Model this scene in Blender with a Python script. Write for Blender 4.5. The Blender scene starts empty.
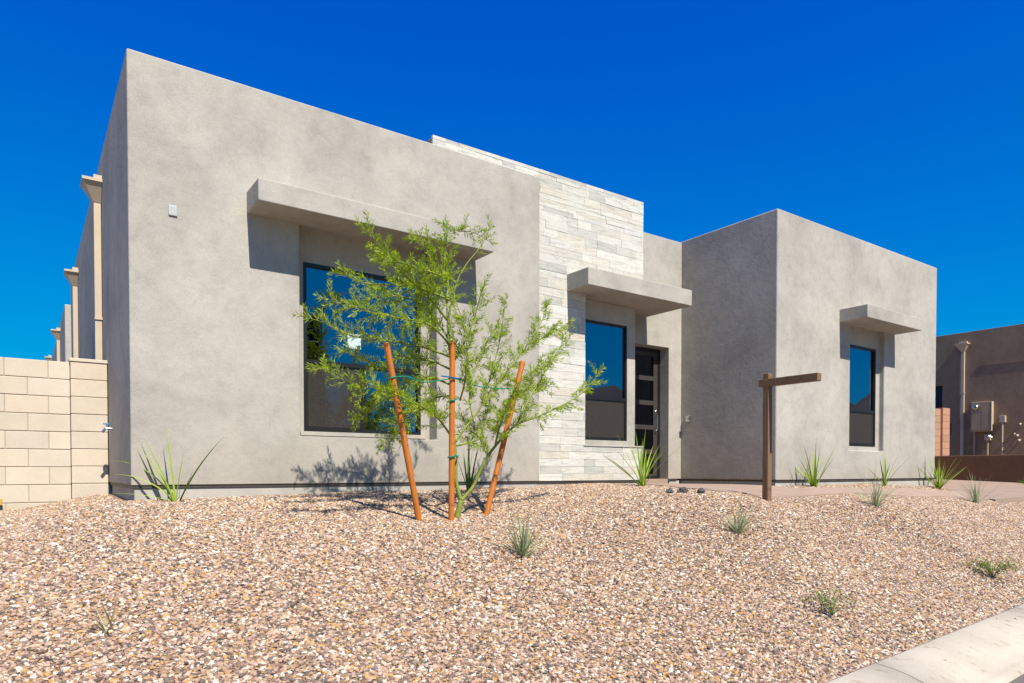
import bpy, bmesh, math, random
from mathutils import Vector, Matrix, noise
random.seed(11)
R = math.radians
S = bpy.context.scene
COL = S.collection

# ------------------------------------------------------------------ helpers
def link(o, parent=None):
    COL.objects.link(o)
    if parent is not None:
        o.parent = parent
    return o

def obj(name, bm, mat, parent=None, smooth=False):
    me = bpy.data.meshes.new(name)
    bmesh.ops.recalc_face_normals(bm, faces=bm.faces[:])
    bm.to_mesh(me); bm.free()
    for p in me.polygons: p.use_smooth = smooth
    o = bpy.data.objects.new(name, me)
    for m in (mat if isinstance(mat, (list, tuple)) else [mat]):
        me.materials.append(m)
    return link(o, parent)

def tag(o, label=None, cat=None, group=None, kind=None):
    if label: o['label'] = label
    if cat: o['category'] = cat
    if group: o['group'] = group
    if kind: o['kind'] = kind
    return o

def thing(name, label, cat, loc=(0, 0, 0), group=None, rz=0):
    o = bpy.data.objects.new(name, None)
    o.empty_display_size = .2
    link(o); o.location = loc; o.rotation_euler = (0, 0, rz)
    return tag(o, label, cat, group)

def box(bm, x0, x1, y0, y1, z0, z1, mi=0):
    v = [bm.verts.new(p) for p in ((x0,y0,z0),(x1,y0,z0),(x1,y1,z0),(x0,y1,z0),(x0,y0,z1),(x1,y0,z1),(x1,y1,z1),(x0,y1,z1))]
    for f in ((0,3,2,1),(4,5,6,7),(0,1,5,4),(1,2,6,5),(2,3,7,6),(3,0,4,7)):
        fc = bm.faces.new([v[i] for i in f]); fc.material_index = mi
    return v

def hexa(bm, bot, top):
    v = [bm.verts.new(p) for p in list(bot) + list(top)]
    n = len(bot)
    bm.faces.new(v[:n][::-1]); bm.faces.new(v[n:])
    for i in range(n):
        j = (i + 1) % n
        bm.faces.new((v[i], v[j], v[n + j], v[n + i]))
    return v

def tube(bm, pts, rad, seg=8, cap=True):
    pts = [Vector(p) for p in pts]
    rings = []
    n = len(pts)
    ref = Vector((.3, .9, .2)).normalized()
    for i, p in enumerate(pts):
        d = (pts[min(i + 1, n - 1)] - pts[max(i - 1, 0)]).normalized()
        a = d.cross(ref)
        if a.length < 1e-3: a = d.cross(Vector((1, 0, 0)))
        a.normalize(); b = d.cross(a).normalized()
        r = rad[i] if isinstance(rad, (list, tuple)) else rad
        rings.append([bm.verts.new(p + (a * math.cos(t) + b * math.sin(t)) * r)
                      for t in [2 * math.pi * k / seg for k in range(seg)]])
    for i in range(n - 1):
        for k in range(seg):
            j = (k + 1) % seg
            bm.faces.new((rings[i][k], rings[i][j], rings[i + 1][j], rings[i + 1][k]))
    if cap:
        bm.faces.new(rings[0][::-1]); bm.faces.new(rings[-1])
    return rings

def bevel(o, w=.01, seg=2, ang=40):
    m = o.modifiers.new('bevel', 'BEVEL'); m.width = w; m.segments = seg
    m.limit_method = 'ANGLE'; m.angle_limit = R(ang)
    for p in o.data.polygons: p.use_smooth = False
    return o

def cut(o, boxes):
    """boolean the boxes out of o and keep the plain result"""
    if len(boxes) > 1:
        for b in boxes: cut(o, [b])
        return o
    bm = bmesh.new(); box(bm, *boxes[0])
    c = obj('cutter', bm, o.data.materials[0])
    m = o.modifiers.new('cut', 'BOOLEAN'); m.operation = 'DIFFERENCE'; m.solver = 'EXACT'; m.object = c
    bpy.context.view_layer.update()
    dg = bpy.context.evaluated_depsgraph_get()
    me = bpy.data.meshes.new_from_object(o.evaluated_get(dg))
    o.modifiers.clear(); old = o.data; o.data = me; me.name = old.name
    bpy.data.objects.remove(c)
    return o

# ------------------------------------------------------------------ materials
def mat(name):
    m = bpy.data.materials.new(name); m.use_nodes = True
    nt = m.node_tree; b = nt.nodes['Principled BSDF']
    return m, nt, b

def N(nt, t, **k):
    n = nt.nodes.new(t)
    for a, v in k.items():
        if a in n.inputs.keys(): n.inputs[a].default_value = v
        else: setattr(n, a, v)
    return n

def ramp(nt, fac, stops, interp='LINEAR'):
    r = nt.nodes.new('ShaderNodeValToRGB'); cr = r.color_ramp; cr.interpolation = interp
    while len(cr.elements) < len(stops): cr.elements.new(.5)
    for e, (p, c) in zip(cr.elements, stops):
        e.position = p; e.color = (*c, 1)
    nt.links.new(fac, r.inputs[0]); return r

def objco(nt, scale=(1, 1, 1)):
    tc = nt.nodes.new('ShaderNodeTexCoord'); mp = nt.nodes.new('ShaderNodeMapping')
    mp.inputs['Scale'].default_value = scale
    nt.links.new(tc.outputs['Object'], mp.inputs[0]); return mp.outputs[0]

def noise_tex(nt, co, scale, detail=5, rough=.55, dist=0):
    n = nt.nodes.new('ShaderNodeTexNoise')
    n.inputs['Scale'].default_value = scale; n.inputs['Detail'].default_value = detail
    n.inputs['Roughness'].default_value = rough; n.inputs['Distortion'].default_value = dist
    nt.links.new(co, n.inputs['Vector']); return n.outputs['Fac']

def bump(nt, b, h, strength=.3, dist=.01, prev=None):
    bp = nt.nodes.new('ShaderNodeBump'); bp.inputs['Strength'].default_value = strength
    bp.inputs['Distance'].default_value = dist
    nt.links.new(h, bp.inputs['Height'])
    if prev: nt.links.new(prev, bp.inputs['Normal'])
    nt.links.new(bp.outputs[0], b.inputs['Normal']); return bp.outputs[0]

def mixc(nt, fac, a, b, mode='MIX'):
    m = nt.nodes.new('ShaderNodeMix'); m.data_type = 'RGBA'; m.blend_type = mode
    for i, v in ((0, fac), (6, a), (7, b)):
        if hasattr(v, 'is_linked'): nt.links.new(v, m.inputs[i])
        elif isinstance(v, (int, float)): m.inputs[i].default_value = v
        else: m.inputs[i].default_value = (*v, 1)
    return m.outputs[2]

def plain(name, col, rough=.6, metal=0, var=.15, scale=6, bmp=.1, spec=.5):
    if not metal: col = tuple(c * .71 for c in col)
    m, nt, b = mat(name)
    co = objco(nt); n = noise_tex(nt, co, scale)
    r = ramp(nt, n, [(.3, [c * (1 - var) for c in col]), (.7, [min(1, c * (1 + var)) for c in col])])
    nt.links.new(r.outputs[0], b.inputs['Base Color'])
    b.inputs['Roughness'].default_value = rough; b.inputs['Metallic'].default_value = metal
    b.inputs['Specular IOR Level'].default_value = spec
    if bmp: bump(nt, b, noise_tex(nt, co, scale * 12, 3), bmp, .004)
    return m

def stucco(name, col, trowel=.42):
    col = tuple(c * .71 for c in col)
    m, nt, b = mat(name)
    co = objco(nt)
    big = noise_tex(nt, co, 1.0, 7, .66, .25)
    mid = noise_tex(nt, co, 6.0, 9, .72, .25)
    fine = noise_tex(nt, co, 60, 4, .6)
    dk = [c * .80 for c in col]; lt = [min(1, c * 1.13) for c in col]
    r1 = ramp(nt, big, [(.32, dk), (.52, col), (.70, lt)])
    r2 = ramp(nt, mid, [(.32, (.85, .835, .82)), (.5, (.98, .98, .98)), (.68, (1.05, 1.035, 1.0))])
    c1 = mixc(nt, .85, r1.outputs[0], r2.outputs[0], 'MULTIPLY')
    r3 = ramp(nt, fine, [(.34, (.89, .88, .87)), (.6, (1.03, 1.03, 1.03))])
    c2 = mixc(nt, .8, c1, r3.outputs[0], 'MULTIPLY')
    # a little dirt splashed up above the ground
    sep = nt.nodes.new('ShaderNodeSeparateXYZ'); nt.links.new(co, sep.inputs[0])
    mr = N(nt, 'ShaderNodeMapRange'); nt.links.new(sep.outputs[2], mr.inputs[0])
    mr.inputs[1].default_value = 1.3; mr.inputs[2].default_value = 2.0; mr.inputs[3].default_value = .55; mr.inputs[4].default_value = 0
    ml = N(nt, 'ShaderNodeMath', operation='MULTIPLY'); nt.links.new(mr.outputs[0], ml.inputs[0]); nt.links.new(mid, ml.inputs[1])
    c3 = mixc(nt, ml.outputs[0], c2, [col[0] * .72, col[1] * .64, col[2] * .54])
    nt.links.new(c3, b.inputs['Base Color'])
    b.inputs['Roughness'].default_value = .93; b.inputs['Specular IOR Level'].default_value = .15
    # trowelled relief: broad strokes plus sand grain
    wav = noise_tex(nt, objco(nt, (1, 1, .45)), 2.6, 4, .5, .5)
    p = bump(nt, b, wav, trowel, .016)
    sw = noise_tex(nt, objco(nt, (1, 1, .8)), 15, 6, .65, .3)
    p = bump(nt, b, sw, trowel * 1.1, .010, p)
    bump(nt, b, noise_tex(nt, co, 190, 2, .5), .35, .002, p)
    return m

M = {}
M['stucco'] = stucco('stucco', (.53, .497, .437))
M['stucco_shaded'] = stucco('stucco_shaded', (.40, .275, .18), .2)  # browner stucco for walls turned from the sun, shade put into the colour
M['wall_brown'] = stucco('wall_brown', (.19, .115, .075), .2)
M['foundation'] = plain('foundation', (.50, .47, .41), .9, var=.12, scale=4, bmp=.25)
M['screed'] = plain('screed', (.07, .055, .045), .6)  # dark metal strip, its colour also painting the shadow gap under the wall
M['black_metal'] = plain('black_metal', (.013, .012, .012), .38, var=.1, bmp=0)
M['brown_metal'] = plain('brown_metal', (.05, .035, .028), .5, var=.1, bmp=0)
M['cream_metal'] = plain('cream_metal', (.62, .50, .36), .55, var=.06, scale=3, bmp=.05)
M['taupe_metal'] = plain('taupe_metal', (.52, .36, .22), .55, var=.1, scale=3, bmp=.05)
M['white_plastic'] = plain('white_plastic', (.52, .54, .52), .4, var=.04, bmp=0)
M['chrome'] = plain('chrome', (.6, .6, .6), .25, 1, var=.05, bmp=0)
M['blue_plastic'] = plain('blue_plastic', (.10, .32, .5), .4, bmp=0)
M['yellow_plastic'] = plain('yellow_plastic', (.75, .42, .05), .5, bmp=0)
M['green_tie'] = plain('green_tie', (.01, .26, .14), .45, bmp=0)
M['blue_tie'] = plain('blue_tie', (.02, .12, .34), .45, bmp=0)
M['path'] = plain('path', (.40, .285, .215), .9, var=.10, scale=2.2, bmp=.3)
M['interior'] = plain('interior', (.42, .38, .33), .9, var=.05, bmp=0)
M['sticker'] = plain('sticker', (.62, .80, .80), .5, var=.12, scale=30, bmp=0)
M['black_plastic'] = plain('black_plastic', (.02, .02, .02), .55, bmp=.1)
M['rock'] = plain('rock', (.10, .085, .08), .85, var=.4, scale=25, bmp=.5)

# wooden sign post: brown painted timber
def wood(name, c1, c2, stretch=(9, 9, .8), rough=.7):
    m, nt, b = mat(name)
    co = objco(nt, stretch)
    n = noise_tex(nt, co, 3.5, 6, .6, .4)
    r = ramp(nt, n, [(.3, c1), (.7, c2)])
    k = noise_tex(nt, objco(nt), 9, 3)
    kr = ramp(nt, k, [(.28, (.35, .33, .3)), (.40, (1, 1, 1))])
    nt.links.new(mixc(nt, .7, r.outputs[0], kr.outputs[0], 'MULTIPLY'), b.inputs['Base Color'])
    b.inputs['Roughness'].default_value = rough
    bump(nt, b, n, .3, .004); return m
M['post_wood'] = wood('post_wood', (.13, .072, .036), (.20, .115, .058), (30, 30, 1.2))
M['stake_wood'] = wood('stake_wood', (.33, .088, .007), (.52, .165, .016), (30, 30, 1.6), .6)

# glass: low-e coated, partly mirror, partly see-through into the room
def glass(name, tint, mirror):
    m = bpy.data.materials.new(name); m.use_nodes = True; nt = m.node_tree
    nt.nodes.clear()
    out = nt.nodes.new('ShaderNodeOutputMaterial')
    g = N(nt, 'ShaderNodeBsdfGlossy'); g.inputs['Color'].default_value = (.72, .80, 1, 1); g.inputs['Roughness'].default_value = .006
    t = N(nt, 'ShaderNodeBsdfTransparent'); t.inputs['Color'].default_value = (*tint, 1)
    fr = N(nt, 'ShaderNodeFresnel'); fr.inputs[0].default_value = 1.5
    ad = N(nt, 'ShaderNodeMath', operation='ADD'); ad.inputs[1].default_value = mirror; ad.use_clamp = True
    nt.links.new(fr.outputs[0], ad.inputs[0])
    mx = N(nt, 'ShaderNodeMixShader'); nt.links.new(ad.outputs[0], mx.inputs[0])
    nt.links.new(t.outputs[0], mx.inputs[1]); nt.links.new(g.outputs[0], mx.inputs[2])
    nt.links.new(mx.outputs[0], out.inputs[0])
    bp = N(nt, 'ShaderNodeBump'); bp.inputs['Strength'].default_value = .04; bp.inputs['Distance'].default_value = .02
    nt.links.new(noise_tex(nt, objco(nt), 1.3, 1), bp.inputs['Height']); nt.links.new(bp.outputs[0], g.inputs['Normal'])
    return m
M['glass'] = glass('glass', (.26, .28, .28), .23)
M['glass_door'] = glass('glass_door', (.10, .10, .10), .02)

def screen(name):
    m = bpy.data.materials.new(name); m.use_nodes = True; nt = m.node_tree; nt.nodes.clear()
    out = nt.nodes.new('ShaderNodeOutputMaterial')
    d = N(nt, 'ShaderNodeBsdfDiffuse'); d.inputs['Color'].default_value = (.075, .066, .060, 1)
    t = N(nt, 'ShaderNodeBsdfTransparent')
    mx = N(nt, 'ShaderNodeMixShader'); mx.inputs[0].default_value = .32
    nt.links.new(t.outputs[0], mx.inputs[1]); nt.links.new(d.outputs[0], mx.inputs[2]); nt.links.new(mx.outputs[0], out.inputs[0])
    return m
M['screen'] = screen('insect_screen')

# stone tiles: per-tile colour attribute plus veins
def stone():
    m, nt, b = mat('stone_tile')
    at = N(nt, 'ShaderNodeAttribute'); at.attribute_name = 'tilecol'
    co = objco(nt, (.7, .7, 4.2))
    n = noise_tex(nt, co, 6.5, 8, .72, .4)
    vein = ramp(nt, n, [(.30, (.60, .60, .59)), (.44, (.88, .88, .87)), (.56, (1, 1, 1)), (.70, (1, .94, .84))])
    c = mixc(nt, 1, at.outputs['Color'], vein.outputs[0], 'MULTIPLY')
    n2 = noise_tex(nt, objco(nt), 45, 4, .7)
    sp = ramp(nt, n2, [(.3, (.86, .85, .84)), (.55, (1, 1, 1))])
    nt.links.new(mixc(nt, .8, c, sp.outputs[0], 'MULTIPLY'), b.inputs['Base Color'])
    b.inputs['Roughness'].default_value = .8
    p = bump(nt, b, n, .5, .012); bump(nt, b, n2, .5, .004, p)
    return m
M['stone'] = stone()

def block(name, a, bcol):
    m, nt, b = mat(name)
    at = N(nt, 'ShaderNodeAttribute'); at.attribute_name = 'tilecol'
    n = noise_tex(nt, objco(nt), 3.0, 6, .65)
    r = ramp(nt, n, [(.3, a), (.7, bcol)])
    n2 = noise_tex(nt, objco(nt), 130, 3, .7)
    sp = ramp(nt, n2, [(.28, (.78, .76, .74)), (.5, (1, 1, 1))])
    c = mixc(nt, 1, r.outputs[0], at.outputs['Color'], 'MULTIPLY')
    nt.links.new(mixc(nt, .8, c, sp.outputs[0], 'MULTIPLY'), b.inputs['Base Color'])
    b.inputs['Roughness'].default_value = .95; b.inputs['Specular IOR Level'].default_value = .2
    bump(nt, b, n2, .5, .004); return m
M['block'] = block('concrete_block', (.49, .425, .33), (.56, .485, .385))
M['block_pink'] = block('pink_block', (.37, .20, .125), (.42, .24, .155))

def leafmat(name, a, bcol, trans=.35, rough=.5):
    m, nt, b = mat(name)
    geo = N(nt, 'ShaderNodeNewGeometry')
    r = ramp(nt, geo.outputs['Random Per Island'], [(0, a), (1, bcol)])
    nt.links.new(r.outputs[0], b.inputs['Base Color'])
    b.inputs['Roughness'].default_value = rough; b.inputs['Specular IOR Level'].default_value = .3
    tr = N(nt, 'ShaderNodeBsdfTranslucent'); nt.links.new(r.outputs[0], tr.inputs[0])
    mx = N(nt, 'ShaderNodeMixShader'); mx.inputs[0].default_value = trans
    out = nt.nodes['Material Output']
    nt.links.new(b.outputs[0], mx.inputs[1]); nt.links.new(tr.outputs[0], mx.inputs[2]); nt.links.new(mx.outputs[0], out.inputs[0])
    return m
M['leaf'] = leafmat('feathery_leaf', (.15, .25, .006), (.42, .55, .018), .45)
M['bark'] = plain('green_bark', (.24, .30, .035), .6, var=.3, scale=14, bmp=.2)
M['twig'] = plain('yellow_twig', (.42, .38, .10), .6, var=.2, scale=14, bmp=0)
M['yucca'] = leafmat('yucca_leaf', (.14, .24, .020), (.36, .48, .05), .3, .45)
M['yucca_dark'] = leafmat('yucca_dark', (.05, .11, .03), (.13, .21, .05), .2, .45)
M['greygrass'] = leafmat('grey_grass', (.16, .22, .10), (.38, .42, .24), .2, .6)
M['weed'] = leafmat('weed_leaf', (.07, .15, .015), (.18, .26, .03), .3, .6)
M['dry'] = leafmat('dry_leaf', (.28, .22, .12), (.42, .36, .2), .2, .7)
M['tree_dark'] = leafmat('dark_leaf', (.02, .035, .01), (.05, .07, .02), .2, .6)
M['trunk_brown'] = plain('brown_bark', (.10, .07, .05), .9, var=.3, scale=10)

# ------------------------------------------------------------------ terrain
def yk(X): return 2.09 + .064 * X                       # back of the kerb
def sm(t): t = max(0, min(1, t)); return t * t * (3 - 2 * t)
def yh(X): return 7.4 + (6.156 - 7.4) * sm((X - 7.6) / 1.6)
ROWS = [(-8, (.15, .36, .55, .68, .76)), (-3, (.15, .42, .65, .82, .93)), (-.2, (.15, .47, .76, .96, 1.055)), (.85, (.15, .50, .82, 1.06, 1.215)),
        (3.4, (.15, .54, .90, 1.11, 1.255)), (6.5, (.15, .66, 1.17, 1.27, 1.30)),
        (9.5, (.15, .60, 1.0, 1.17, 1.265)), (12, (.15, .54, .88, 1.09, 1.26)), (14.5, (.15, .48, .77, 1.00, 1.20)),
        (17, (.15, .46, .74, .95, 1.10)), (27, (.15, .42, .66, .85, .95))]
def g(X, Y):
    t = (Y - yk(X)) / (yh(X) - yk(X))
    t = max(0, min(1, t))
    xs = [r[0] for r in ROWS]
    X = max(xs[0], min(xs[-1] - 1e-6, X))
    i = max(k for k in range(len(xs)) if xs[k] <= X); i = min(i, len(xs) - 2)
    u = sm((X - xs[i]) / (xs[i + 1] - xs[i]))
    def prof(v):
        k = min(3, int(t * 4)); f = t * 4 - k
        p0 = v[max(0, k - 1)] if k > 0 else 2 * v[0] - v[1]; p1 = v[k]; p2 = v[k + 1]; p3 = v[min(4, k + 2)]
        return .5 * ((2 * p1) + (-p0 + p2) * f + (2 * p0 - 5 * p1 + 4 * p2 - p3) * f * f + (-p0 + 3 * p1 - 3 * p2 + p3) * f ** 3)
    z = prof(ROWS[i][1]) * (1 - u) + prof(ROWS[i + 1][1]) * u
    z += .010 * noise.noise(Vector((X * 3.1, Y * 3.1, 4))) * sm(t * 6) * sm((1 - t) * 8)
    z += .018 * noise.noise(Vector((X * .8, Y * .8, 0))) * sm(t * 4)
    return z

# centre line of the walk: from the door, out and then along the right block
def path_strip():
    pts = [((7.85, 8.05), (9.05, 8.05)), ((7.75, 7.5), (9.05, 7.2)), ((7.45, 6.7), (9.05, 6.5)), ((7.1, 6.0), (9.05, 6.0)),
           ((6.85, 5.6), (9.08, 5.83)), ((7.0, 5.35), (9.4, 5.76)), ((7.4, 5.26), (9.8, 5.74)), ((8.2, 5.24), (10.2, 5.74)),
           ((10, 5.24), (11.2, 5.74)), ((12, 5.24), (12.4, 5.74)), ((14.6, 5.24), (14.6, 5.74))]
    L = []
    for i in range(len(pts) - 1):
        for k in range(8):
            f = k / 8
            a = Vector(pts[i][0]).lerp(Vector(pts[i + 1][0]), f); b = Vector(pts[i][1]).lerp(Vector(pts[i + 1][1]), f)
            L.append((a, b))
    L.append((Vector(pts[-1][0]), Vector(pts[-1][1])))
    return L
PATH = path_strip()
def inpoly(x, y, P):
    c = False; j = len(P) - 1
    for i in range(len(P)):
        if (P[i][1] > y) != (P[j][1] > y) and x < (P[j][0] - P[i][0]) * (y - P[i][1]) / (P[j][1] - P[i][1]) + P[i][0]: c = not c
        j = i
    return c
PATHPOLY = [tuple(a) for a, b in PATH] + [tuple(b) for a, b in PATH[::-1]]
def drive_z(X, Y): return .975 + .04 * (Y - 5.15) + .018 * (X - 14.5)
def in_drive(X, Y): return X > 14.58 and Y > 5.12 and X < 21.8

def terrain():
    bm = bmesh.new(); st = .1
    x0, x1, y1 = -8.0, 26.0, 9.6
    nx = int((x1 - x0) / .2); ny = 78
    lay = bm.loops.layers.float_color.new('dens') if False else None
    vs = {}
    for i in range(nx + 1):
        X = x0 + .2 * i
        for j in range(ny + 1):
            Y = yk(X) + (y1 - yk(X)) * j / ny
            z = g(X, Y)
            if in_drive(X, Y): z = min(z, drive_z(X, Y) - .06)
            vs[i, j] = bm.verts.new((X, Y, z))
    for i in range(nx):
        for j in range(ny):
            bm.faces.new((vs[i, j], vs[i + 1, j], vs[i + 1, j + 1], vs[i, j + 1]))
    return bm

def gravel_ground_mat():
    m, nt, b = mat('gravel_bed')
    co = objco(nt)
    v = N(nt, 'ShaderNodeTexVoronoi'); v.inputs['Scale'].default_value = 42; nt.links.new(co, v.inputs['Vector'])
    sp = nt.nodes.new('ShaderNodeSeparateColor'); nt.links.new(v.outputs['Color'], sp.inputs[0])
    r = ramp(nt, sp.outputs[0], STONES, 'CONSTANT')
    dk = mixc(nt, .7, r.outputs[0], (.12, .08, .055))
    nt.links.new(dk, b.inputs['Base Color']); b.inputs['Roughness'].default_value = .95
    bump(nt, b, v.outputs['Distance'], .8, .012)
    return m
STONES = [(0, (.43, .295, .205)), (.18, (.31, .19, .125)), (.33, (.52, .41, .315)), (.43, (.21, .125, .085)), (.54, (.42, .26, .17)),
          (.65, (.14, .115, .10)), (.73, (.42, .24, .08)), (.81, (.68, .60, .50)), (.865, (.09, .065, .05)), (.93, (.36, .24, .20))]
STONES = [(p, (q[0] * 1.02, q[1] * 1.07, q[2] * 1.08)) for p, q in STONES]
def gravel_stone_mat():
    m, nt, b = mat('gravel_stone')
    oi = N(nt, 'ShaderNodeObjectInfo')
    r = ramp(nt, oi.outputs['Random'], STONES, 'CONSTANT')
    n = noise_tex(nt, objco(nt), 60, 4, .6)
    sp = ramp(nt, n, [(.3, (.80, .78, .76)), (.6, (1, 1, 1))])
    nt.links.new(mixc(nt, .8, r.outputs[0], sp.outputs[0], 'MULTIPLY'), b.inputs['Base Color'])
    b.inputs['Roughness'].default_value = .75; b.inputs['Specular IOR Level'].default_value = .3
    return m
M['gravel_bed'] = gravel_ground_mat(); M['gravel_stone'] = gravel_stone_mat()

tbm = terrain()
yard = obj('ground', tbm, M['gravel_bed'], smooth=True); tag(yard, kind='structure')

# scatter surface for the stones = the same terrain without walk, drive and house
def scatter_bm():
    bm = bmesh.new(); st = .08
    fp = [(.84, 5.70, 7.43), (5.70, 7.80, 7.55), (9.30, 14.54, 6.19)]
    cache = {}
    def V(i, j):
        if (i, j) not in cache:
            X, Y = -2.6 + i * st, 1.8 + j * st
            cache[i, j] = bm.verts.new((X, Y, g(X, Y) + .004))
        return cache[i, j]
    for i in range(int(21 / st)):
        for j in range(int(7.8 / st)):
            X, Y = -2.6 + (i + .5) * st, 1.8 + (j + .5) * st
            if Y < yk(X) - .02: continue
            if Y > 9.45: continue
            if in_drive(X, Y) or inpoly(X, Y, PATHPOLY): continue
            if any(a < X < b_ and Y > y0 for a, b_, y0 in fp): continue
            if X > 5.6 and Y > 8.0: continue
            if X > 14.5 and Y > 5.1: continue
            if .79 < X < 5.7 and Y > 7.4: continue
            bm.faces.new((V(i, j), V(i + 1, j), V(i + 1, j + 1), V(i, j + 1)))
    # raised bed behind the low retaining wall
    for i in range(38):
        for j in range(60):
            X, Y = 21.93 + i * .08, 3.6 + j * .095
            p = [bm.verts.new(q) for q in ((X, Y, 1.90), (X + .08, Y, 1.90), (X + .08, Y + .095, 1.90), (X, Y + .095, 1.90))]
            bm.faces.new(p)
    # strays kicked out on to the kerb
    rnd = random.Random(77)
    for k in range(170):
        X = rnd.uniform(2, 13); d = rnd.random() ** 2 * .55; Y = yk(X) - d; z = .175 - .25 * max(0, d - .1)
        q = .007
        bm.faces.new([bm.verts.new(c) for c in ((X, Y, z), (X + q, Y, z), (X + q, Y + q, z), (X, Y + q, z))])
    return bm
gr = obj('gravel', scatter_bm(), M['gravel_stone'])
tag(gr, 'pink and tan crushed gravel covering the sloping front yard', 'gravel', kind='stuff')
ng = bpy.data.node_groups.new('scatter_stones', 'GeometryNodeTree')
ng.interface.new_socket('Geometry', in_out='INPUT', socket_type='NodeSocketGeometry')
ng.interface.new_socket('Geometry', in_out='OUTPUT', socket_type='NodeSocketGeometry')
gi = ng.nodes.new('NodeGroupInput'); go = ng.nodes.new('NodeGroupOutput'); L = ng.links.new
dp = ng.nodes.new('GeometryNodeDistributePointsOnFaces'); dp.inputs['Density'].default_value = 4300; dp.inputs['Seed'].default_value = 3
L(gi.outputs[0], dp.inputs['Mesh'])
join = ng.nodes.new('GeometryNodeGeometryToInstance')
for k in range(6):
    ic = ng.nodes.new('GeometryNodeMeshIcoSphere'); ic.inputs['Radius'].default_value = 1; ic.inputs['Subdivisions'].default_value = 1
    sp = ng.nodes.new('GeometryNodeSetPosition')
    rv = ng.nodes.new('FunctionNodeRandomValue'); rv.data_type = 'FLOAT_VECTOR'
    rv.inputs[0].default_value = (-.33, -.33, -.33); rv.inputs[1].default_value = (.33, .33, .33)
    for s_ in rv.inputs:
        if s_.name == 'Seed': s_.default_value = k * 7 + 1
    L(ic.outputs[0], sp.inputs['Geometry']); L(rv.outputs[0], sp.inputs['Offset'])
    tr = ng.nodes.new('GeometryNodeTransform')
    tr.inputs['Scale'].default_value = ((1.25, .85, .62), (1, 1, .7), (1.1, .75, .8), (1.4, .8, .5), (.95, 1.1, .55), (1, .7, .9))[k]
    L(sp.outputs[0], tr.inputs[0]); 
    smt = ng.nodes.new('GeometryNodeSetMaterial'); smt.inputs['Material'].default_value = M['gravel_stone']
    L(tr.outputs[0], smt.inputs[0]); L(smt.outputs[0], join.inputs[0])
ip = ng.nodes.new('GeometryNodeInstanceOnPoints'); ip.inputs['Pick Instance'].default_value = True
L(dp.outputs[0], ip.inputs['Points']); L(join.outputs[0], ip.inputs['Instance'])
ri = ng.nodes.new('FunctionNodeRandomValue'); ri.data_type = 'INT'
for s_ in ri.inputs:
    if s_.type == 'INT' and s_.name == 'Min': s_.default_value = 0
    if s_.type == 'INT' and s_.name == 'Max': s_.default_value = 5
L([o for o in ri.outputs if o.type == 'INT'][0], ip.inputs['Instance Index'])
rr = ng.nodes.new('FunctionNodeRandomValue'); rr.data_type = 'FLOAT_VECTOR'
rr.inputs[0].default_value = (-.5, -.5, 0); rr.inputs[1].default_value = (.5, .5, 6.28)
L(rr.outputs[0], ip.inputs['Rotation'])
rs = ng.nodes.new('FunctionNodeRandomValue'); rs.data_type = 'FLOAT'
fl = [s_ for s_ in rs.inputs if s_.type == 'VALUE']
fl[0].default_value = .0055; fl[1].default_value = .0162
L([o for o in rs.outputs if o.type == 'VALUE'][0], ip.inputs['Scale'])
L(ip.outputs[0], go.inputs[0])
md = gr.modifiers.new('stones', 'NODES'); md.node_group = ng

# walk and drive
def slab_path():
    bm = bmesh.new(); top = []; bot = []
    n = 6
    for a, b in PATH:
        row = []; 
        for k in range(n + 1):
            p = a.lerp(b, k / n); row.append(bm.verts.new((p.x, p.y, g(p.x, p.y) + .022)))
        top.append(row)
    for i in range(len(top) - 1):
        for k in range(n):
            bm.faces.new((top[i][k], top[i][k + 1], top[i + 1][k + 1], top[i + 1][k]))
    r = bmesh.ops.extrude_face_region(bm, geom=bm.faces[:])
    for v in [e for e in r['geom'] if isinstance(e, bmesh.types.BMVert)]: v.co.z -= .1
    return bm
wk = obj('walkway', slab_path(), M['path']); tag(wk, kind='structure')
bm = bmesh.new()
hexa(bm, [(14.62, 5.15, .6), (21.74, 5.15, .6), (21.74, 11, .6), (14.62, 11, .6)],
     [(14.62, 5.15, drive_z(14.6, 5.15)), (21.74, 5.15, drive_z(21.7, 5.15)), (21.74, 11, drive_z(21.7, 11)), (14.62, 11, drive_z(14.6, 11))])
tag(obj('driveway', bm, M['path']), kind='structure')

# road, kerb, far ground
def asphalt():
    m, nt, b = mat('asphalt'); co = objco(nt)
    n = noise_tex(nt, co, 140, 3, .7); big = noise_tex(nt, co, .6, 4)
    r = ramp(nt, n, [(.3, (.07, .062, .052)), (.62, (.15, .135, .12)), (.8, (.22, .2, .18))])
    r2 = ramp(nt, big, [(.3, (.8, .8, .8)), (.7, (1.1, 1.08, 1.05))])
    nt.links.new(mixc(nt, 1, r.outputs[0], r2.outputs[0], 'MULTIPLY'), b.inputs['Base Color'])
    b.inputs['Roughness'].default_value = .9; bump(nt, b, n, .6, .006); return m
def kerbmat():
    m, nt, b = mat('kerb_concrete'); co = objco(nt)
    n = noise_tex(nt, co, 2.2, 7, .65); f = noise_tex(nt, co, 120, 3, .6); s = noise_tex(nt, co, 9, 3, .5)
    r = ramp(nt, n, [(.3, (.35, .305, .24)), (.6, (.43, .385, .31))])
    r2 = ramp(nt, f, [(.3, (.85, .84, .82)), (.55, (1, 1, 1))])
    r3 = ramp(nt, s, [(.26, (.60, .50, .40)), (.40, (1, 1, 1))])
    c = mixc(nt, .9, r.outputs[0], r2.outputs[0], 'MULTIPLY')
    nt.links.new(mixc(nt, .7, c, r3.outputs[0], 'MULTIPLY'), b.inputs['Base Color'])
    b.inputs['Roughness'].default_value = .9; bump(nt, b, f, .3, .003); return m
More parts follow.
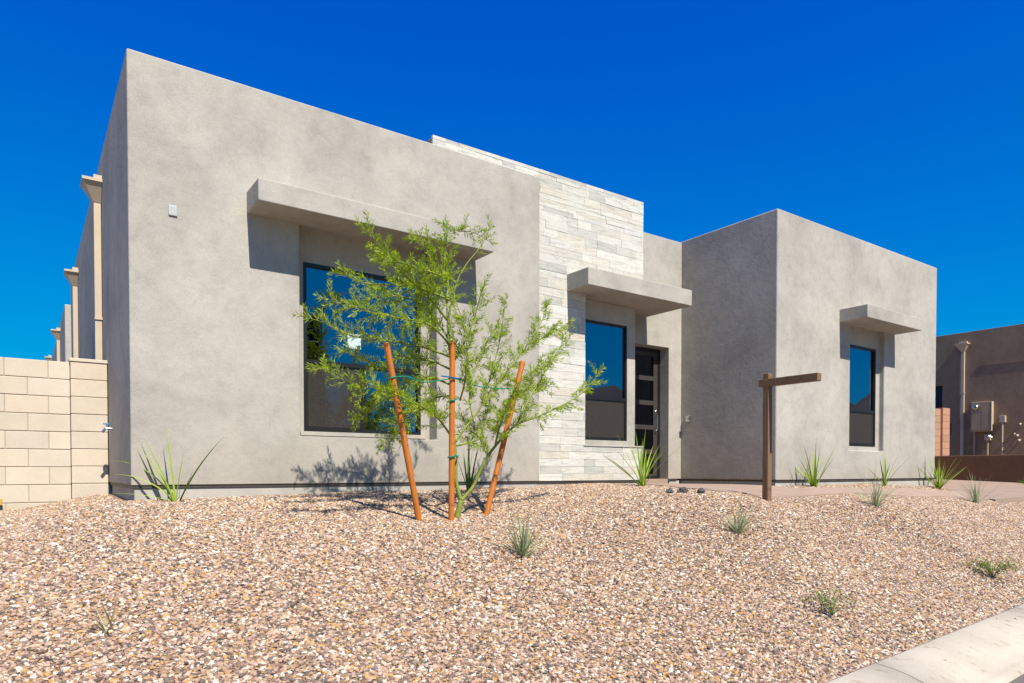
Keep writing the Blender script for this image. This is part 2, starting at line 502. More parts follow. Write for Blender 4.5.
M['asphalt'] = asphalt(); M['kerb'] = kerbmat()
bm = bmesh.new()
v = [bm.verts.new(p) for p in ((-60, -6.5, .02), (60, -6.5, .02), (60, 5.6, .026), (-60, -2.2, .026))]
bm.faces.new(v); tag(obj('road', bm, M['asphalt']), kind='structure')
bm = bmesh.new()
v = [bm.verts.new(p) for p in ((-900, -900, -.06), (900, -900, -.06), (900, 900, -.06), (-900, 900, -.06))]
bm.faces.new(v); tag(obj('desert_ground', bm, plain('desert', (.36, .28, .2), .95, var=.25, scale=.05, bmp=0)), kind='structure')

def kerb(prof, x0, x1, joint, yfun):
    bm = bmesh.new(); X = x0
    while X < x1:
        e = X + joint - .008; rows = []
        ks = 4
        for k in range(ks + 1):
            x = X + (e - X) * k / ks
            rows.append([bm.verts.new((x, yfun(x) - d, z)) for d, z in prof] + [bm.verts.new((x, yfun(x) - prof[-1][0], -.05)), bm.verts.new((x, yfun(x), -.05))])
        n = len(rows[0])
        for k in range(ks):
            for q in range(n):
                bm.faces.new((rows[k][q], rows[k][(q + 1) % n], rows[k + 1][(q + 1) % n], rows[k + 1][q]))
        bm.faces.new(rows[0]); bm.faces.new(rows[-1][::-1])
        X += joint
    return bm
KP = [(0, .172), (.02, .176), (.12, .166), (.22, .148), (.32, .118), (.40, .084), (.45, .062), (.50, .050), (.58, .044)]
tag(obj('kerb', kerb(KP, -7.43, 24, 3.05, yk), M['kerb'], smooth=False), kind='structure')
for p in bpy.data.objects['kerb'].data.polygons: p.use_smooth = abs(p.normal.x) < .5
tag(obj('far_kerb', kerb([(0, .05), (.2, .06), (.3, .14), (.6, .15)], -30, 60, 3.05, lambda x: -5.9), M['kerb']), kind='structure')

# ------------------------------------------------------------------ the house
ZT = 5.475; ZB = 1.362
house = thing('house', 'grey stucco flat roofed house with white stone tower and three window canopies', 'house', (.8, 7.4, 1.2))
def HB(name, bx, mt, parent, bev=.012, cuts=None):
    bm = bmesh.new()
    for b in bx: box(bm, *b)
    o = obj(name, bm, mt)
    if cuts: cut(o, cuts)
    o.data.materials.clear(); o.data.materials.append(mt)
    if bev: bevel(o, bev, 3)
    o.parent = parent; o.matrix_parent_inverse = Matrix.Translation(-Vector(parent.location))
    return o
def HO(name, bm, mt, parent, root=None, smooth=False):
    o = obj(name, bm, mt, None, smooth); o.parent = parent
    # parts are modelled in world space; a part's own origin already sits at the world origin
    if parent.type == 'EMPTY': o.matrix_parent_inverse = Matrix.Translation(-parent.location)
    return o
# main (left) block with its window niche; the room behind the window is hollow
HB('wall', [(.815, 5.715, 7.4, 17.2, ZB, ZT)], M['stucco'], house, .014,
   [(2.44, 4.125, 7.3, 7.60, 1.88, 4.20), (2.56, 4.0, 7.5, 7.78, 1.955, 3.82), (1.4, 5.0, 7.75, 11.0, 1.37, 4.1)])
HB('wall', [(5.60, 9.40, 8.01, 17.0, ZB, 5.44)], M['stucco'], house, .012,
   [(8.03, 8.97, 7.9, 8.24, 1.3, 3.595), (6.9, 9.2, 8.26, 10.2, 1.37, 3.9), (8.05, 8.9, 8.2, 8.3, 1.4, 3.55)])
HB('wall', [(9.28, 14.54, 6.156, 17.1, ZB, 5.46)], M['stucco'], house, .02,
   [(11.377, 12.53, 6.0, 6.256, 1.845, 4.0), (11.46, 12.40, 6.2, 6.42, 1.94, 3.66), (10.6, 13.5, 6.40, 9.3, 1.37, 4.1)])
HB('wall', [(4.135, 7.805, 7.54, 8.70, ZB, 5.625)], M['stucco_shaded'], house, .01,
   [(6.63, 7.95, 7.4, 7.685, 1.88, 4.10), (6.74, 7.64, 7.6, 7.83, 1.965, 3.75), (5.9, 7.6, 7.80, 8.6, 1.37, 3.9)])
# smooth plaster lining of the tower niche
HB('niche_wall', [(6.55, 6.632, 7.545, 7.684, 1.88, 4.04), (6.632, 6.74, 7.672, 7.686, 1.88, 4.04), (7.64, 7.812, 7.672, 7.688, 1.88, 4.04), (6.74, 7.64, 7.672, 7.687, 3.75, 4.04), (6.74, 7.64, 7.672, 7.687, 1.88, 1.965)], M['stucco'], house, 0)
# footing and weep screed
HB('foundation', [(.845, 5.69, 7.425, 17, .8, 1.335), (5.69, 7.79, 7.53, 8.6, .8, 1.334), (7.79, 7.98, 8.035, 8.6, .8, 1.333), (9.02, 9.27, 8.035, 8.6, .8, 1.333),
                  (9.31, 14.51, 6.185, 17, .8, 1.336)], M['foundation'], house, .006)
HB('weep_screed', [(.822, 5.708, 7.412, 17.1, 1.335, 1.362), (5.7, 7.80, 7.512, 8.6, 1.335, 1.3615), (7.8, 8.03, 8.02, 8.6, 1.335, 1.362), (8.97, 9.2, 8.02, 8.6, 1.335, 1.362),
                   (9.29, 14.53, 6.168, 17, 1.335, 1.361)], M['screed'], house, 0)
# threshold
HB('threshold', [(8.03, 8.97, 8.02, 8.26, 1.27, 1.365)], M['path'], house, .006)

# stone veneer
def veneer():
    bm = bmesh.new(); cl = bm.loops.layers.float_color.new('tilecol')
    rnd = random.Random(5)
    pal = [(.73, .71, .63), (.76, .74, .66), (.69, .66, .58), (.72, .68, .58), (.58, .57, .51), (.74, .72, .64), (.70, .65, .55), (.77, .75, .69), (.64, .63, .57), (.73, .71, .64), (.74, .72, .65)]
    def band(z0, z1, n, x0, x1):
        h = (z1 - z0) / n
        k = 0
        while k < n:
            rows = [(z0 + k * h, z0 + (k + 1) * h)]
            if rnd.random() < .14:
                m = z0 + (k + rnd.choice((.45, .5, .55))) * h; rows = [(z0 + k * h, m), (m, z0 + (k + 1) * h)]
            for a, b in rows:
                x = x0 - rnd.random() * .5
                while x < x1:
                    w = rnd.choice((.61, .50, .40, .33, .25, .2)) * rnd.uniform(.9, 1.08)
                    s, e = max(x, x0), min(x + w, x1)
                    if e - s > .02:
                        q_ = rnd.uniform(.93, 1.02); c = [v * q_ * .745 for v in rnd.choice(pal)]
                        d = rnd.uniform(0, .006)
                        nf = len(bm.faces)
                        box(bm, s + .0012, e - .0012, 7.500 + d, 7.540, a + .0012, b - .0012)
                        bm.faces.ensure_lookup_table()
                        for f in bm.faces[nf:]:
                            for l in f.loops: l[cl] = (*c, 1)
                    x += w
            k += 1
    band(1.362, 1.88, 5, 5.65, 7.812)
    band(1.88, 4.05, 19, 5.65, 6.63)
    band(4.05, 5.44, 12, 5.65, 7.812)
    band(5.44, 5.64, 2, 4.13, 7.812)
    return bm
HO('stone_veneer', veneer(), M['stone'], house)
HB('window_sill', [(6.60, 7.83, 7.49, 7.70, 1.862, 1.884)], M['foundation'], house, .004)

# canopies
HB('canopy', [(1.892, 4.675, 6.965, 7.42, 4.16, 4.383)], M['stucco'], house, .012)
HB('canopy', [(6.28, 8.41, 7.05, 7.69, 4.045, 4.285), (7.81, 8.41, 7.60, 8.02, 4.0452, 4.2848)], M['stucco'], house, .01)
HB('canopy', [(11.025, 12.876, 5.69, 6.17, 3.966, 4.178)], M['stucco'], house, .01)

# windows
def bars(x0, x1, z0, z1, y0, y1, w, extra=()):
    bm = bmesh.new()
    box(bm, x0, x1, y0, y1, z1 - w, z1); box(bm, x0, x1, y0, y1, z0, z0 + w)
    box(bm, x0, x0 + w, y0, y1, z0 + w, z1 - w); box(bm, x1 - w, x1, y0, y1, z0 + w, z1 - w)
    for e in extra: box(bm, *e)
    return bm
def window(x0, x1, z0, z1, y, mid, mull=None, screen_to=None):
    w = .038
    ex = [(x0 + w, x1 - w, y + .001, y + .06, mid - .025, mid + .025)]
    if mull: ex.append((mull - .022, mull + .022, y + .004, y + .055, z0 + w, mid - .025))
    fr = HO('window', bars(x0, x1, z0, z1, y, y + .062, w, ex), M['black_metal'], house)
    bm = bmesh.new(); box(bm, x0 + w, x1 - w, y + .034, y + .040, mid + .025, z1 - w); HO('pane', bm, M['glass'], fr, house)
    if mull:
        bm = bmesh.new(); box(bm, x0 + w, mull - .022, y + .034, y + .040, z0 + w, mid - .025); HO('pane', bm, M['glass'], fr, house)
        bm = bmesh.new(); box(bm, mull + .022, x1 - w, y + .034, y + .040, z0 + w, mid - .025); HO('pane', bm, M['glass'], fr, house)
    else:
        bm = bmesh.new(); box(bm, x0 + w, x1 - w, y + .034, y + .040, z0 + w, mid - .025); HO('pane', bm, M['glass'], fr, house)
    sx = (mull - .022) if mull else x1 - w
    sb = bars(x0 + w, sx, z0 + w, mid - .025, y + .010, y + .022, .016)
    sf = HO('screen_frame', sb, M['black_metal'], fr, house)
    bm = bmesh.new(); box(bm, x0 + w + .014, sx - .014, y + .014, y + .0155, z0 + w + .014, mid - .039)
    HO('insect_screen', bm, M['screen'], fr, house)
    return fr
w1 = window(2.542, 4.005, 1.948, 3.828, 7.598, 2.727, 3.255)
w2 = window(6.725, 7.655, 1.957, 3.757, 7.683, 2.60)
w3 = window(11.44, 12.42, 1.933, 3.672, 6.254, 2.55)
bm = bmesh.new(); box(bm, 3.07, 3.235, 7.628, 7.631, 2.93, 3.10); HO('window_sticker', bm, M['sticker'], w1, house)
bm = bmesh.new(); box(bm, 2.50, 4.07, 7.575, 7.605, 1.90, 1.935); HO('window_sill', bm, M['stucco'], house)
# rooms behind the glass
def room(x0, x1, y0, y1, z0, z1, name='room_lining'):
    bm = bmesh.new()
    t = .02
    box(bm, x0, x1, y1 - t, y1, z0, z1); box(bm, x0, x0 + t, y0, y1 - t, z0, z1); box(bm, x1 - t, x1, y0, y1 - t, z0, z1)
    box(bm, x0 + t, x1 - t, y0, y1 - t, z0, z0 + t); box(bm, x0 + t, x1 - t, y0, y1 - t, z1 - t, z1)
    return bm
HO('room_lining', room(1.405, 4.995, 7.755, 10.995, 1.375, 4.095), M['interior'], house)
HO('room_lining', room(5.905, 7.595, 7.805, 8.595, 1.375, 3.895), M['interior'], house)
HO('room_lining', room(10.605, 13.495, 6.405, 9.295, 1.375, 4.095), M['interior'], house)

# front door: dark frame, five stacked lights
bm = bars(8.035, 8.965, 1.368, 3.590, 8.205, 8.265, .045)
door = HO('door', bm, M['black_metal'], house)
x0, x1, z0, z1 = 8.082, 8.918, 1.375, 3.540
bm = bmesh.new(); rail = .075; st = .10
box(bm, x0, x0 + st, 8.218, 8.258, z0, z1); box(bm, x1 - st, x1, 8.218, 8.258, z0, z1)
n = 5; ph = (z1 - z0 - rail) / n
for k in range(n + 1): box(bm, x0 + st, x1 - st, 8.219, 8.257, z0 + k * ph, z0 + k * ph + rail)
HO('door_leaf', bm, plain('door_paint', (.06, .05, .046), .45, var=.1, bmp=0), door, house)
for k in range(n):
    bm = bmesh.new(); box(bm, x0 + st, x1 - st, 8.234, 8.242, z0 + k * ph + rail, z0 + (k + 1) * ph); HO('door_pane', bm, M['glass_door'], door, house)
bm = bmesh.new(); tube(bm, [(8.868, 8.20, 2.20), (8.868, 8.17, 2.20), (8.868, 8.17, 2.46), (8.868, 8.20, 2.46)], .009, 8)
box(bm, 8.845, 8.891, 8.206, 8.219, 2.16, 2.56); tube(bm, [(8.868, 8.206, 2.52), (8.868, 8.19, 2.52)], .022, 12)
HO('door_handle', bm, M['chrome'], door, house)

# small fittings on the walls
bm = bmesh.new(); box(bm, 1.158, 1.236, 7.385, 7.402, 3.985, 4.085); o = HO('wall_plate', bm, M['white_plastic'], house); bevel(o, .006, 2)
bm = bmesh.new(); box(bm, 9.262, 9.282, 7.79, 7.89, 2.345, 2.445); tube(bm, [(9.265, 7.80, 2.40), (9.225, 7.80, 2.40)], [.038, .034], 14)
o = HO('outdoor_outlet', bm, M['chrome'], house); o['label'] = 'small round metal fitting on the shaded side wall by the door'
bm = bmesh.new(); tube(bm, [(.83, 9.08, 1.99), (.75, 9.08, 1.99), (.715, 9.08, 1.94)], .016, 8); tube(bm, [(.76, 9.08, 1.99), (.76, 9.08, 2.03)], .008, 6)
sp = HO('spigot', bm, M['chrome'], house); bm = bmesh.new(); tube(bm, [(.76, 9.08, 2.03), (.76, 9.08, 2.045)], .035, 12); HO('spigot_handle', bm, M['blue_plastic'], sp, house)

def downspout(x, y, ztop, zbot, parent, side=-1, out=.2, mt=None, root=None, brace=False):
    """leader head with tapering funnel and square pipe on a wall whose outward normal is side*X"""
    mt = mt or M['cream_metal']; root = root or parent
    a = lambda d: x + side * d
    def bx(bm, d0, d1, ya, yb, za, zb):
        xa, xb = sorted((a(d0), a(d1))); box(bm, xa, xb, ya, yb, za, zb)
    bm = bmesh.new(); bx(bm, .01, .085, y - .045, y + .045, zbot, ztop - .26)
    for zz in (zbot + .9, zbot + 2.1): bx(bm, .005, .09, y - .06, y + .06, zz, zz + .03)
    p = HO('downspout', bm, mt, parent, root)
    bm = bmesh.new()
    w = .17
    x0_, x1_ = a(.005), a(out); xb = a(.09)
    hexa(bm, [(x0_, y - .05, ztop - .27), (xb, y - .05, ztop - .27), (xb, y + .05, ztop - .27), (x0_, y + .05, ztop - .27)],
         [(x0_, y - w, ztop - .05), (x1_, y - w, ztop - .05), (x1_, y + w, ztop - .05), (x0_, y + w, ztop - .05)])
    bx(bm, .0, out + .015, y - w - .012, y + w + .012, ztop - .05, ztop - .015)
    bx(bm, .0, .09, y - .12, y + .12, ztop - .015, ztop + .05)
    HO('rain_head', bm, mt, p, root)
    return p
downspout(.815, 10.1, 5.13, 1.3, house)
downspout(.815, 14.8, 5.12, 1.3, house)

# ------------------------------------------------------------------ next house behind on the left
h2 = thing('house', 'farthest house behind the cream block wall, showing as one narrow pale strip', 'house', (.82, 20, 1.2))
bm = bmesh.new(); box(bm, .82, 9, 20.0, 36, 1.0, 5.57)
w = HO('wall', bm, M['stucco'], h2, h2); bevel(w, .02)
downspout(.82, 22.7, 5.38, 1.3, h2); downspout(.82, 30.5, 5.70, 1.3, h2)

# ------------------------------------------------------------------ neighbour house on the right
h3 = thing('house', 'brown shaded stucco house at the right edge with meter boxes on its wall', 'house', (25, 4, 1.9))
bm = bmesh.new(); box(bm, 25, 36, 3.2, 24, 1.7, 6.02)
o = obj('wall', bm, M['stucco_shaded']); cut(o, [(24.9, 25.2, 10.39, 11.2, 3.2, 4.36)]); o.parent = h3; o.matrix_parent_inverse = Matrix.Translation(-Vector(h3.location)); bevel(o, .02)
bm = bmesh.new(); box(bm, 25.12, 25.16, 10.40, 11.19, 3.21, 4.35); HO('window', bm, M['black_metal'], h3)
bm = bmesh.new(); box(bm, 24.985, 25.01, 3.3, 9.35, 4.868, 4.885); HO('control_joint', bm, M['stucco_shaded'], h3)
downspout(25, 9.755, 5.66, 1.92, h3, -1, .24, M['cream_metal'])
bm = bmesh.new(); box(bm, 24.86, 25.01, 8.90, 9.48, 2.76, 3.71); meter = HO('meter_box', bm, M['taupe_metal'], h3); bevel(meter, .012)
bm = bmesh.new(); box(bm, 24.845, 24.862, 8.93, 9.17, 2.82, 3.66); box(bm, 24.845, 24.862, 9.19, 9.45, 2.82, 3.35); HO('meter_door', bm, M['taupe_metal'], meter, h3)
bm = bmesh.new(); tube(bm, [(24.862, 9.33, 3.54), (24.80, 9.33, 3.54), (24.78, 9.33, 3.54)], [.085, .085, .05], 18); HO('meter', bm, M['chrome'], meter, h3, True)
bm = bmesh.new(); box(bm, 24.853, 24.861, 8.892, 8.898, 2.79, 3.70)
box(bm, 24.84, 25.0, 8.885, 8.899, 2.77, 3.70); HO('meter_side', bm, M['cream_metal'], meter, h3)
for yy, zt in ((9.40, 2.76), (9.02, 2.48)):
    bm = bmesh.new(); tube(bm, [(24.94, yy, 1.9), (24.94, yy, zt)], .03, 10); HO('conduit', bm, M['taupe_metal'], h3)
bm = bmesh.new(); box(bm, 24.88, 25.01, 8.93, 9.10, 2.47, 2.66); jb = HO('junction_box', bm, M['cream_metal'], h3); bevel(jb, .01)
bm = bmesh.new(); tube(bm, [(24.88, 9.0, 2.6), (24.83, 8.95, 2.6), (24.86, 8.88, 2.56)], .025, 8); HO('cable_clamp', bm, M['chrome'], jb, h3)
bm = bmesh.new(); box(bm, 24.90, 25.01, 8.54, 8.70, 3.02, 3.23); jb = HO('junction_box', bm, M['cream_metal'], h3); bevel(jb, .01)
bm = bmesh.new(); tube(bm, [(24.94, 8.62, 1.9), (24.94, 8.62, 3.02)], .025, 10); HO('conduit', bm, M['cream_metal'], h3)
for yy, zz, r_ in ((8.22, 2.60, .05), (8.15, 2.95, .04), (8.17, 2.45, .05), (8.3, 2.66, .025)):
    bm = bmesh.new(); tube(bm, [(25.0, yy, zz), (24.9, yy, zz), (24.88, yy - .03, zz - .04)], r_ * .6, 8); HO('pipe_stub', bm, M['cream_metal'], h3)

# low retaining wall and its raised gravel pad
bm = bmesh.new()
box(bm, 21.76, 21.93, 2.6, 9.25, .6, 1.94)
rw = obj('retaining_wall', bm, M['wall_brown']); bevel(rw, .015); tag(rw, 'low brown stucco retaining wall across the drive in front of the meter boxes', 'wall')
bm = bmesh.new(); box(bm, 21.93, 25.0, 2.6, 12, .6, 1.895); tag(obj('raised_ground', bm, M['gravel_bed']), kind='structure')

# ------------------------------------------------------------------ block walls
def blockwall(xs_rows, y0, y1, ztop, nrow, h, x0, x1, rnd, core=True):
    bm = bmesh.new(); cl = bm.loops.layers.float_color.new('tilecol')
    def add(b, c):
        nf = len(bm.faces); box(bm, *b); bm.faces.ensure_lookup_table()
        for f in bm.faces[nf:]:
            for l in f.loops: l[cl] = (c[0], c[1], c[2], 1)
    for k in range(nrow):
        z1 = ztop - k * h; z0 = z1 - h
        js = xs_rows[k % len(xs_rows)]
        for a, b in zip(js[:-1], js[1:]):
            v = rnd.uniform(.93, 1.03)
            t = rnd.uniform(-.02, .02)
            add((a + .003, b - .003, y0 + rnd.uniform(0, .002), y1, z0 + .004, z1 - (.0 if k == 0 else .004)), (v + t, v, v - t))
    add((x0 + .006, x1 - .006, y0 + .009, y1 - .01, ztop - nrow * h + .001, ztop - .006), (.72, .69, .66))
    return bm
rnd = random.Random(2)
fence = thing('block_wall', 'cream concrete block wall at the left with an end pier touching the house', 'wall', (.4, 9.5, 1.0))
A = [-7.4 + .4064 * k for k in range(40)]
ra = [x for x in [.223 - .4064 * k for k in range(18)]][::-1] + [.434]
rb = [x for x in [.434 - .4064 * k for k in range(19)]][::-1]
h = .2032
bm = blockwall([ra, rb], 9.50, 9.69, 2.765, 10, h, ra[0], .434, rnd); o = HO('wall', bm, M['block'], fence); bevel(o, .004, 1)
bm = blockwall([[.434, .808]], 9.47, 9.72, 2.775, 10, h, .434, .808, rnd); pr = HO('pier', bm, M['block'], fence); bevel(pr, .004, 1)
bm = bmesh.new(); cl = bm.loops.layers.float_color.new('tilecol'); box(bm, .424, .812, 9.46, 9.73, 2.775, 2.815)
for f in bm.faces:
    for l in f.loops: l[cl] = (1, .99, .97, 1)
o = HO('pier_cap', bm, M['block'], pr, fence); bevel(o, .005, 1)

f2 = thing('block_wall', 'pinkish tan block wall with an end pier between the two houses on the right', 'wall', (22, 9.3, 1.9))
js = [[22.45 - .4064 * k for k in range(18)][::-1], [22.45] + [22.25 - .4064 * k for k in range(18)]]
js[1] = sorted(js[1])
bm = blockwall(js, 9.36, 9.55, 3.36, 12, h, js[0][0], 22.45, rnd); HO('wall', bm, M['block_pink'], f2)
bm = blockwall([[22.45, 22.92]], 9.30, 9.60, 3.40, 12, h, 22.45, 22.92, rnd); HO('pier', bm, M['block_pink'], f2)
bm = bmesh.new(); box(bm, 22.92, 23.0, 9.36, 9.50, 1.9, 3.38); HO('gate_post', bm, M['cream_metal'], f2)
bm = bmesh.new(); box(bm, 23.0, 23.05, 9.30, 9.40, 2.6, 2.95); HO('latch', bm, M['black_metal'], f2)

# yellow-topped black marker at the foot of the wall, cut by the left picture edge
zz = g(-.25, 9.35)
um = thing('utility_marker', 'small yellow block on a black base at the foot of the cream block wall', 'marker', (-.27, 9.38, zz))
bm = bmesh.new(); box(bm, -.06, .06, -.04, .04, 0, .06); obj('base', bm, M['black_plastic'], um)
bm = bmesh.new(); box(bm, -.055, .055, -.035, .035, .06, .14); o = obj('cover', bm, M['yellow_plastic'], um); bevel(o, .008)

# ------------------------------------------------------------------ sign post
px, py = 7.28, 4.95
zb = g(px, py)
sp = thing('sign_post', 'brown wooden post with one long crossarm and no sign, standing in the gravel', 'sign post', (px, py, zb))
bm = bmesh.new(); box(bm, -.040, .040, -.040, .040, -.3, 1.53); o = obj('post', bm, M['post_wood'], sp); bevel(o, .005, 1)
bm = bmesh.new(); box(bm, -.0415, .0415, -.66, .10, 1.375, 1.465)
o = obj('crossarm', bm, M['post_wood'], sp); bevel(o, .005, 1)

# three dark rocks by the walk
def lump(bm, c, r, rnd, sq=.6):
    m = bmesh.ops.create_icosphere(bm, subdivisions=3, radius=1)
    off = Vector((rnd.random() * 9, rnd.random() * 9, 0))
    for v in m['verts']:
        d = v.co.normalized(); k = 1 + .45 * noise.noise(d * 1.6 + off) + .15 * noise.noise(d * 5 + off)
        v.co = Vector((d.x * r[0] * k, d.y * r[1] * k, d.z * r[2] * k)) + Vector(c)
for i, (x, y, s, lb) in enumerate(((6.12, 5.45, .62, 'dark stone lying left of the other two beside the walk'),
                              (6.30, 5.40, .85, 'biggest dark stone, between the two others beside the walk'),
                              (6.47, 5.28, .68, 'dark stone lying nearest the sign post shadow by the walk'))):
    bm = bmesh.new(); lump(bm, (0, 0, 0), (.075 * s, .06 * s, .045 * s), random.Random(i + 4))
    lump(bm, (.04 * s, .01, .02), (.04 * s, .035 * s, .03 * s), random.Random(i + 8))
    o = obj('stone', bm, M['rock']); o.location = (x, y, g(x, y) + .03); tag(o, lb, 'stone', 'dark stones beside the walk')

# stem and branch centre lines of the young tree (metres)
BR= [[(3.424,5.75,1.052),(3.447,5.75,1.139),(3.47,5.75,1.216)],[(3.47,5.75,1.216),(3.425,5.77,1.412),(3.42,5.78,1.705),(3.399,5.8,1.998),(3.411,5.8,2.291),(3.406,5.81,2.583),(3.367,5.8,2.724),(3.356,5.8,2.916)],[(3.356,5.8,2.916),(3.378,5.78,3.108),(3.428,5.75,3.331),(3.512,5.72,3.502),(3.631,5.69,3.661),(3.723,5.67,3.81),(3.734,5.65,3.884)],[(3.356,5.8,2.916),(3.363,5.83,3.164),(3.397,5.87,3.372),(3.381,5.9,3.552),(3.41,5.93,3.761),(3.456,5.95,3.933),(3.56,5.95,3.905),(3.694,5.9,3.908),(3.842,5.85,3.843)],[(3.397,5.87,3.372),(3.264,5.85,3.51),(3.204,5.8,3.591),(3.112,5.75,3.646),(2.96,5.7,3.649)],[(3.345,5.8,2.963),(3.132,5.75,3.134),(2.949,5.7,3.216),(2.699,5.6,3.332),(2.514,5.55,3.46),(2.364,5.5,3.553)],[(3.379,5.8,3.16),(3.133,5.85,3.23),(2.843,5.9,3.243),(2.565,5.95,3.229),(2.374,6.0,3.283)],[(3.378,5.8,2.725),(3.104,5.7,2.868),(2.746,5.6,2.869),(2.415,5.5,2.859),(2.172,5.45,2.875),(2.044,5.45,2.898)],[(3.389,5.8,2.61),(3.051,5.8,2.681),(2.716,5.85,2.708),(2.397,5.9,2.726),(2.139,5.9,2.81),(2.015,5.9,2.829)],[(3.409,5.78,1.802),(3.209,5.7,1.983),(3.022,5.65,2.083),(2.768,5.55,2.151),(2.459,5.5,2.214),(2.169,5.45,2.255),(1.974,5.45,2.337)],[(3.022,5.65,2.083),(2.919,5.75,2.048),(2.814,5.85,1.929),(2.726,5.9,1.77)],[(3.4,5.8,2.339),(3.212,5.9,2.403),(2.993,6.0,2.329),(2.757,6.1,2.151),(2.595,6.15,1.984)],[(3.4,5.8,2.484),(3.212,5.9,2.577),(2.994,6.0,2.589),(2.706,6.05,2.531),(2.429,6.1,2.604)],[(3.411,5.8,2.242),(3.294,5.95,2.219),(3.126,6.05,2.08),(2.988,6.1,1.901)],[(3.367,5.8,2.772),(3.296,5.95,3.003),(3.129,6.05,3.175),(2.886,6.1,3.189),(2.6,6.15,3.119)],[(3.428,5.75,3.331),(3.238,5.65,3.325),(2.999,5.6,3.338),(2.723,5.55,3.35),(2.51,5.5,3.335)],[(3.47,5.75,1.216),(3.589,5.72,1.352),(3.652,5.69,1.5),(3.732,5.65,1.668),(3.874,5.63,1.829),(4.037,5.6,1.973),(4.265,5.55,2.061),(4.54,5.5,2.184),(4.783,5.45,2.33),(4.995,5.45,2.536)],[(3.421,5.78,1.783),(3.54,5.75,1.952),(3.672,5.72,2.123),(3.754,5.7,2.354),(3.838,5.7,2.609),(3.898,5.7,2.815),(3.935,5.7,3.02),(3.96,5.7,3.163)],[(3.609,5.75,2.033),(3.637,5.85,2.231),(3.692,5.9,2.42),(3.82,5.95,2.661),(3.906,5.95,2.834),(4.031,5.95,3.025)],[(3.719,5.72,2.225),(3.963,5.85,2.405),(4.224,5.95,2.625),(4.496,6.05,2.881),(4.676,6.05,3.121),(4.775,6.05,3.334)],[(4.037,5.6,1.973),(4.275,5.7,2.268),(4.512,5.75,2.552),(4.73,5.8,2.814),(4.884,5.85,2.969)],[(3.804,5.65,1.748),(3.727,5.45,1.943),(3.774,5.35,2.177),(3.843,5.25,2.362),(4.058,5.25,2.523)],[(4.496,6.05,2.881),(4.747,6.05,2.996),(5.081,6.05,3.194)],[(3.443,5.78,1.754),(3.698,5.95,1.816),(3.946,6.05,2.036),(4.102,6.15,2.318),(4.406,6.15,2.524)],[(3.4,5.8,2.533),(3.434,5.65,2.708),(3.505,5.6,2.899),(3.541,5.55,3.086),(3.598,5.55,3.284)],[(3.46,5.75,2.192),(3.426,5.6,2.368),(3.418,5.55,2.645),(3.363,5.55,2.92),(3.287,5.55,3.096)],[(3.874,5.63,1.829),(3.976,5.85,2.026),(4.224,5.95,2.255),(4.5,6.0,2.406),(4.79,6.05,2.465)],[(3.72,5.65,1.658),(3.763,5.9,1.867),(3.73,6.0,1.921),(3.664,6.05,2.076)]]

# ------------------------------------------------------------------ young tree and its stakes
def catmull(pts, n=6):
    P = [Vector(p) for p in pts]; out = []
    for i in range(len(P) - 1):
        p0 = P[max(0, i - 1)]; p1 = P[i]; p2 = P[i + 1]; p3 = P[min(len(P) - 1, i + 2)]
        for k in range(n):
            t = k / n
            out.append(.5 * ((2 * p1) + (p2 - p0) * t + (2 * p0 - 5 * p1 + 4 * p2 - p3) * t * t + (3 * p1 - p0 - 3 * p2 + p3) * t ** 3))
    out.append(P[-1]); return out

